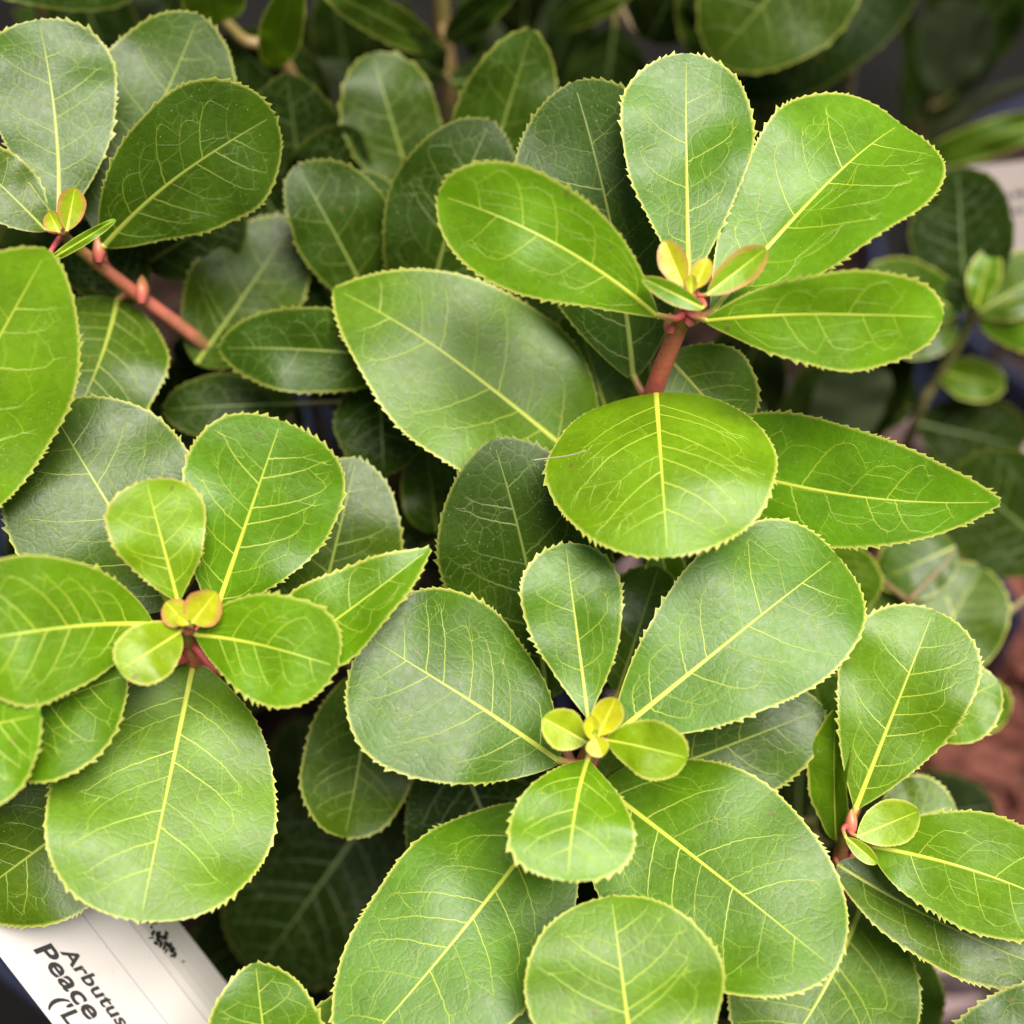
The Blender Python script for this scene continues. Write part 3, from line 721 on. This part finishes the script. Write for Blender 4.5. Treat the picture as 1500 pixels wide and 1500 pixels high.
back_shoot('dim round leaves behind the top left rosette', (430, 250, -5.5), [((450, 330, -5.5), (420, 110, -5.5), 150, 0.92), ((440, 330, -5.6), (520, 190, -5.6), 120, 0.9), ((420, 340, -5.4), (330, 200, -6), 130, 0.95)])

# ------------------------------------------------------------------ dim filler shoots deeper in the canopy, gap shade put into the leaf colour
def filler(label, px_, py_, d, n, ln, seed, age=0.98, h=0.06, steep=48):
    rng = random.Random(seed)
    top = at(px_, py_, d)
    s = Shoot(label, [top, top + Vector((rng.uniform(-.004, .004), .003, -h * 0.5)), top + Vector((rng.uniform(-.006, .006), .006, -h))], 1.3, 1.0, group='dim shoots deep in the foliage')
    ang = rng.uniform(0, 6.28)
    for i in range(n):
        ang += 2.4; f = i / n
        b = top + Vector((0, 0, -h * f)) + Vector((math.cos(ang), math.sin(ang), 0)) * 0.006
        el = R(steep - 46 * f + rng.uniform(-10, 10)); L_ = ln * rng.uniform(0.8, 1.15) * (0.7 + 0.3 * min(1, f * 3))
        dr = Vector((math.cos(ang) * math.cos(el), math.sin(ang) * math.cos(el), math.sin(el)))
        nr = Vector((-math.cos(ang) * math.sin(el), -math.sin(ang) * math.sin(el), math.cos(el)))
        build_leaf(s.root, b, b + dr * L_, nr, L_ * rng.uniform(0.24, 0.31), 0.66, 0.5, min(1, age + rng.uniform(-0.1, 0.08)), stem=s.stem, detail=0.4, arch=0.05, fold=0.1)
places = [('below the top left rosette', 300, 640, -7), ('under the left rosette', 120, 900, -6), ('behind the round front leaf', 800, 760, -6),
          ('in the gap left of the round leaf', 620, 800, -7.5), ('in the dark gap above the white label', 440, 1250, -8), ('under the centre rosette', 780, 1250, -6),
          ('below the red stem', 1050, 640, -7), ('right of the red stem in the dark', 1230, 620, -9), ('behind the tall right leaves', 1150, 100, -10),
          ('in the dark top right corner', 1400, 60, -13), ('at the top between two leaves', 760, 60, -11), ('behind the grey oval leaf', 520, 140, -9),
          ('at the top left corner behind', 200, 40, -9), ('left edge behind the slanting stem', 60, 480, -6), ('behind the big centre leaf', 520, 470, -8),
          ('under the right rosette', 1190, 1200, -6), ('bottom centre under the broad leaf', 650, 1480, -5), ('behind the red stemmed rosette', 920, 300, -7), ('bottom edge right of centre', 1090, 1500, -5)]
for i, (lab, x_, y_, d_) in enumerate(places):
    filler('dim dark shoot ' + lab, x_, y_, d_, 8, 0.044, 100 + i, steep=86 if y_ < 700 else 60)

# ------------------------------------------------------------------ plant labels
def on(px_, py_, d): return at(px_, py_, d)
a_ = Vector((0.614, 0.789)); b_ = Vector((0.789, -0.614)); o_ = Vector((38, 1450))
TD = 0.3
def tagpt(u, v, lift=0.0):
    """u along the lettering, v across it, in photo pixels on the label's plane"""
    q = o_ + a_ * u + b_ * v
    bend = 0 if v < 182 else -((v - 182) / 56) ** 1.5 * 0.9
    return at(q.x, q.y, TD - 0.006 * u * 0.5 - 0.004 * (v - 120) + bend + lift)
cent = tagpt(0, 100)
lab = thing('plant_label', 'white plastic plant label with black lettering at the bottom left', 'plant label', cent)
V = []; F = []
us = [-190, -140, -90, -40, 10, 60, 120, 200, 280, 380]; vs = [0, 30, 60, 90, 120, 150, 182, 192, 202, 214, 226, 238]
for lay in (0.0, -0.08):
    for u in us:
        for v in vs: V.append(tagpt(u, v, lay))
nv = len(vs); nu = len(us); half_n = nu * nv
for i in range(nu - 1):
    for k in range(nv - 1):
        a0 = i * nv + k; F.append((a0, a0 + nv, a0 + nv + 1, a0 + 1)); c0 = a0 + half_n; F.append((c0, c0 + 1, c0 + nv + 1, c0 + nv))
edge = [k for k in range(nv)] + [i * nv + nv - 1 for i in range(1, nu)] + [(nu - 1) * nv + k for k in range(nv - 2, -1, -1)] + [i * nv for i in range(nu - 2, 0, -1)]
for i in range(len(edge)):
    x0, x1 = edge[i], edge[(i + 1) % len(edge)]; F.append((x0, x1, x1 + half_n, x0 + half_n))
meshobj('label_card', V, F, M_TAG, lab, smooth=False, origin=cent)
for vv in (133, 181):
    V = []; F = []
    for i, u in enumerate(us): V += [tagpt(u, vv - 0.9, 0.008), tagpt(u, vv + 0.9, 0.008)]
    for i in range(len(us) - 1): F.append((2 * i, 2 * i + 2, 2 * i + 3, 2 * i + 1))
    meshobj('printed_line', V, F, M_TAGLINE, lab, smooth=False, origin=cent)
def print_text(body, u0, v0, size, parent, pt, org, bold=0.0, xs=1.0, lift=0.01, shear=0.0):
    cu = bpy.data.curves.new('lettering', 'FONT'); cu.body = body; cu.size = 1.0; cu.offset = bold; cu.shear = shear
    cu.space_character = 1.04; cu.resolution_u = 3
    to = bpy.data.objects.new('lettering_curve', cu); COL.objects.link(to)
    dg = bpy.context.evaluated_depsgraph_get(); ev = to.evaluated_get(dg); me = ev.to_mesh()
    V = [pt(u0 + v.co.x * size * xs, v0 + v.co.y * size, lift) for v in me.vertices]
    F = [tuple(p_.vertices) for p_ in me.polygons]
    ev.to_mesh_clear(); bpy.data.objects.remove(to)
    return meshobj('lettering', V, F, M_INK, parent, smooth=False, origin=org)
print_text('Arbutus', -12, 74, 27, lab, tagpt, cent, 0.026, 1.52, shear=0.2)
print_text('Peace', -42, 45, 37, lab, tagpt, cent, 0.026, 1.5, shear=0.2)
print_text("('L", 32, 17, 33, lab, tagpt, cent, 0.022, 1.4, shear=0.2)
rng = random.Random(5); V = []; F = []
for i in range(46):
    u = 66 + rng.gauss(0, 16); v = 205 + rng.gauss(0, 4.5); u, v = u + 2, v - 2
    s1, s2 = rng.uniform(2, 6), rng.uniform(1.0, 3.0); st = len(V); an = rng.uniform(0, 3)
    for k in range(7):
        t = 6.283 * k / 7; x_, y_ = s1 * math.cos(t) * rng.uniform(.7, 1.2), s2 * math.sin(t) * rng.uniform(.7, 1.2)
        V.append(tagpt(u + x_ * math.cos(an) - y_ * math.sin(an), v + x_ * math.sin(an) + y_ * math.cos(an), 0.012 + 0.0004 * i))
    F.append(tuple(range(st, st + 7)))
meshobj('smeared_print', V, F, M_INK, lab, smooth=False, origin=cent)
# stake of the label down into the soil of the front left pot
bot = tagpt(-60, 120, -0.15)
tube('label_stake', [bot, bot.lerp(Vector((-0.125, 0.02, SOIL_Z)), 0.5), Vector((-0.125, 0.02, SOIL_Z - 0.003))], [0.002, 0.002, 0.0015], M_TAG, lab, 8)

# far label, blurred
def tag2(u, v, lift=0.0):
    q = Vector((1418, 244)) + Vector((0.985, -0.10)) * u + Vector((0.10, 0.985)) * v
    return at(q.x, q.y, -9.0 - v * 0.004 + lift)
c2 = tag2(0, 0)
lab2 = thing('plant_label', 'blurred pale pink plant label at the upper right edge', 'plant label', c2)
V = [tag2(u, v, l) for l in (0, -0.1) for u, v in ((0, 0), (230, 0), (230, 190), (0, 190))]
meshobj('label_card', V, [(0, 1, 2, 3), (7, 6, 5, 4), (0, 4, 5, 1), (1, 5, 6, 2), (2, 6, 7, 3), (3, 7, 4, 0)], M_TAG_FAR, lab2, smooth=False, origin=c2)
for r_ in range(2):
    V = []; F = []
    for i in range(14):
        u = 40 + i * 11 + rng.uniform(-2, 2); v = 44 + r_ * 24 + rng.uniform(-2, 2); st = len(V)
        V += [tag2(u, v, 0.02), tag2(u + rng.uniform(4, 9), v, 0.02), tag2(u + 7, v + rng.uniform(6, 14), 0.02), tag2(u, v + 10, 0.02)]
        F.append((st, st + 1, st + 2, st + 3))
    meshobj('printed_mark', V, F, M_INK, lab2, smooth=False, origin=c2)
b2 = tag2(120, 185, -0.05)
tube('label_stake', [b2, b2.lerp(Vector((0.25, 0.24, SOIL_Z)), 0.6), Vector((0.25, 0.24, SOIL_Z - 0.003))], [0.002, 0.002, 0.0015], M_TAG, lab2, 8)

# dark stake with a blue tip behind the pale blurred leaves
p0, p1 = at(1405, 775, -8), at(1480, 900, -12)
stk = thing('plant_stake', 'dark navy plant stake with bright blue tip beside the mulch', 'stake', p1)
pe = Vector((p1.x + 0.01, p1.y + 0.005, SOIL_Z - 0.003))
tube('stake_rod', [p0, p0.lerp(p1, 0.5), p1, pe], [0.0034, 0.0040, 0.0042, 0.0038], M_POT_DARK, stk, 10)
dv = (p1 - p0).normalized()
tube('stake_cap', [p0 - dv * 0.004, p0 + dv * 0.006, p0 + dv * 0.007], [0.0036, 0.0044, 0.0044], M_BLUE, stk, 10)

# dry fibre lying across the round front leaf
fp = [at(780, 674, 1.95), at(805, 671, 2.05), at(835, 667, 2.25), at(858, 660, 2.4)]
fo = tube('dry_fibre', smooth_path(fp, 5), [0.00011] * 16, M_HAIR, None, 5)
tag(fo, 'thin pale dry fibre lying across the edge of the round leaf', 'fibre')
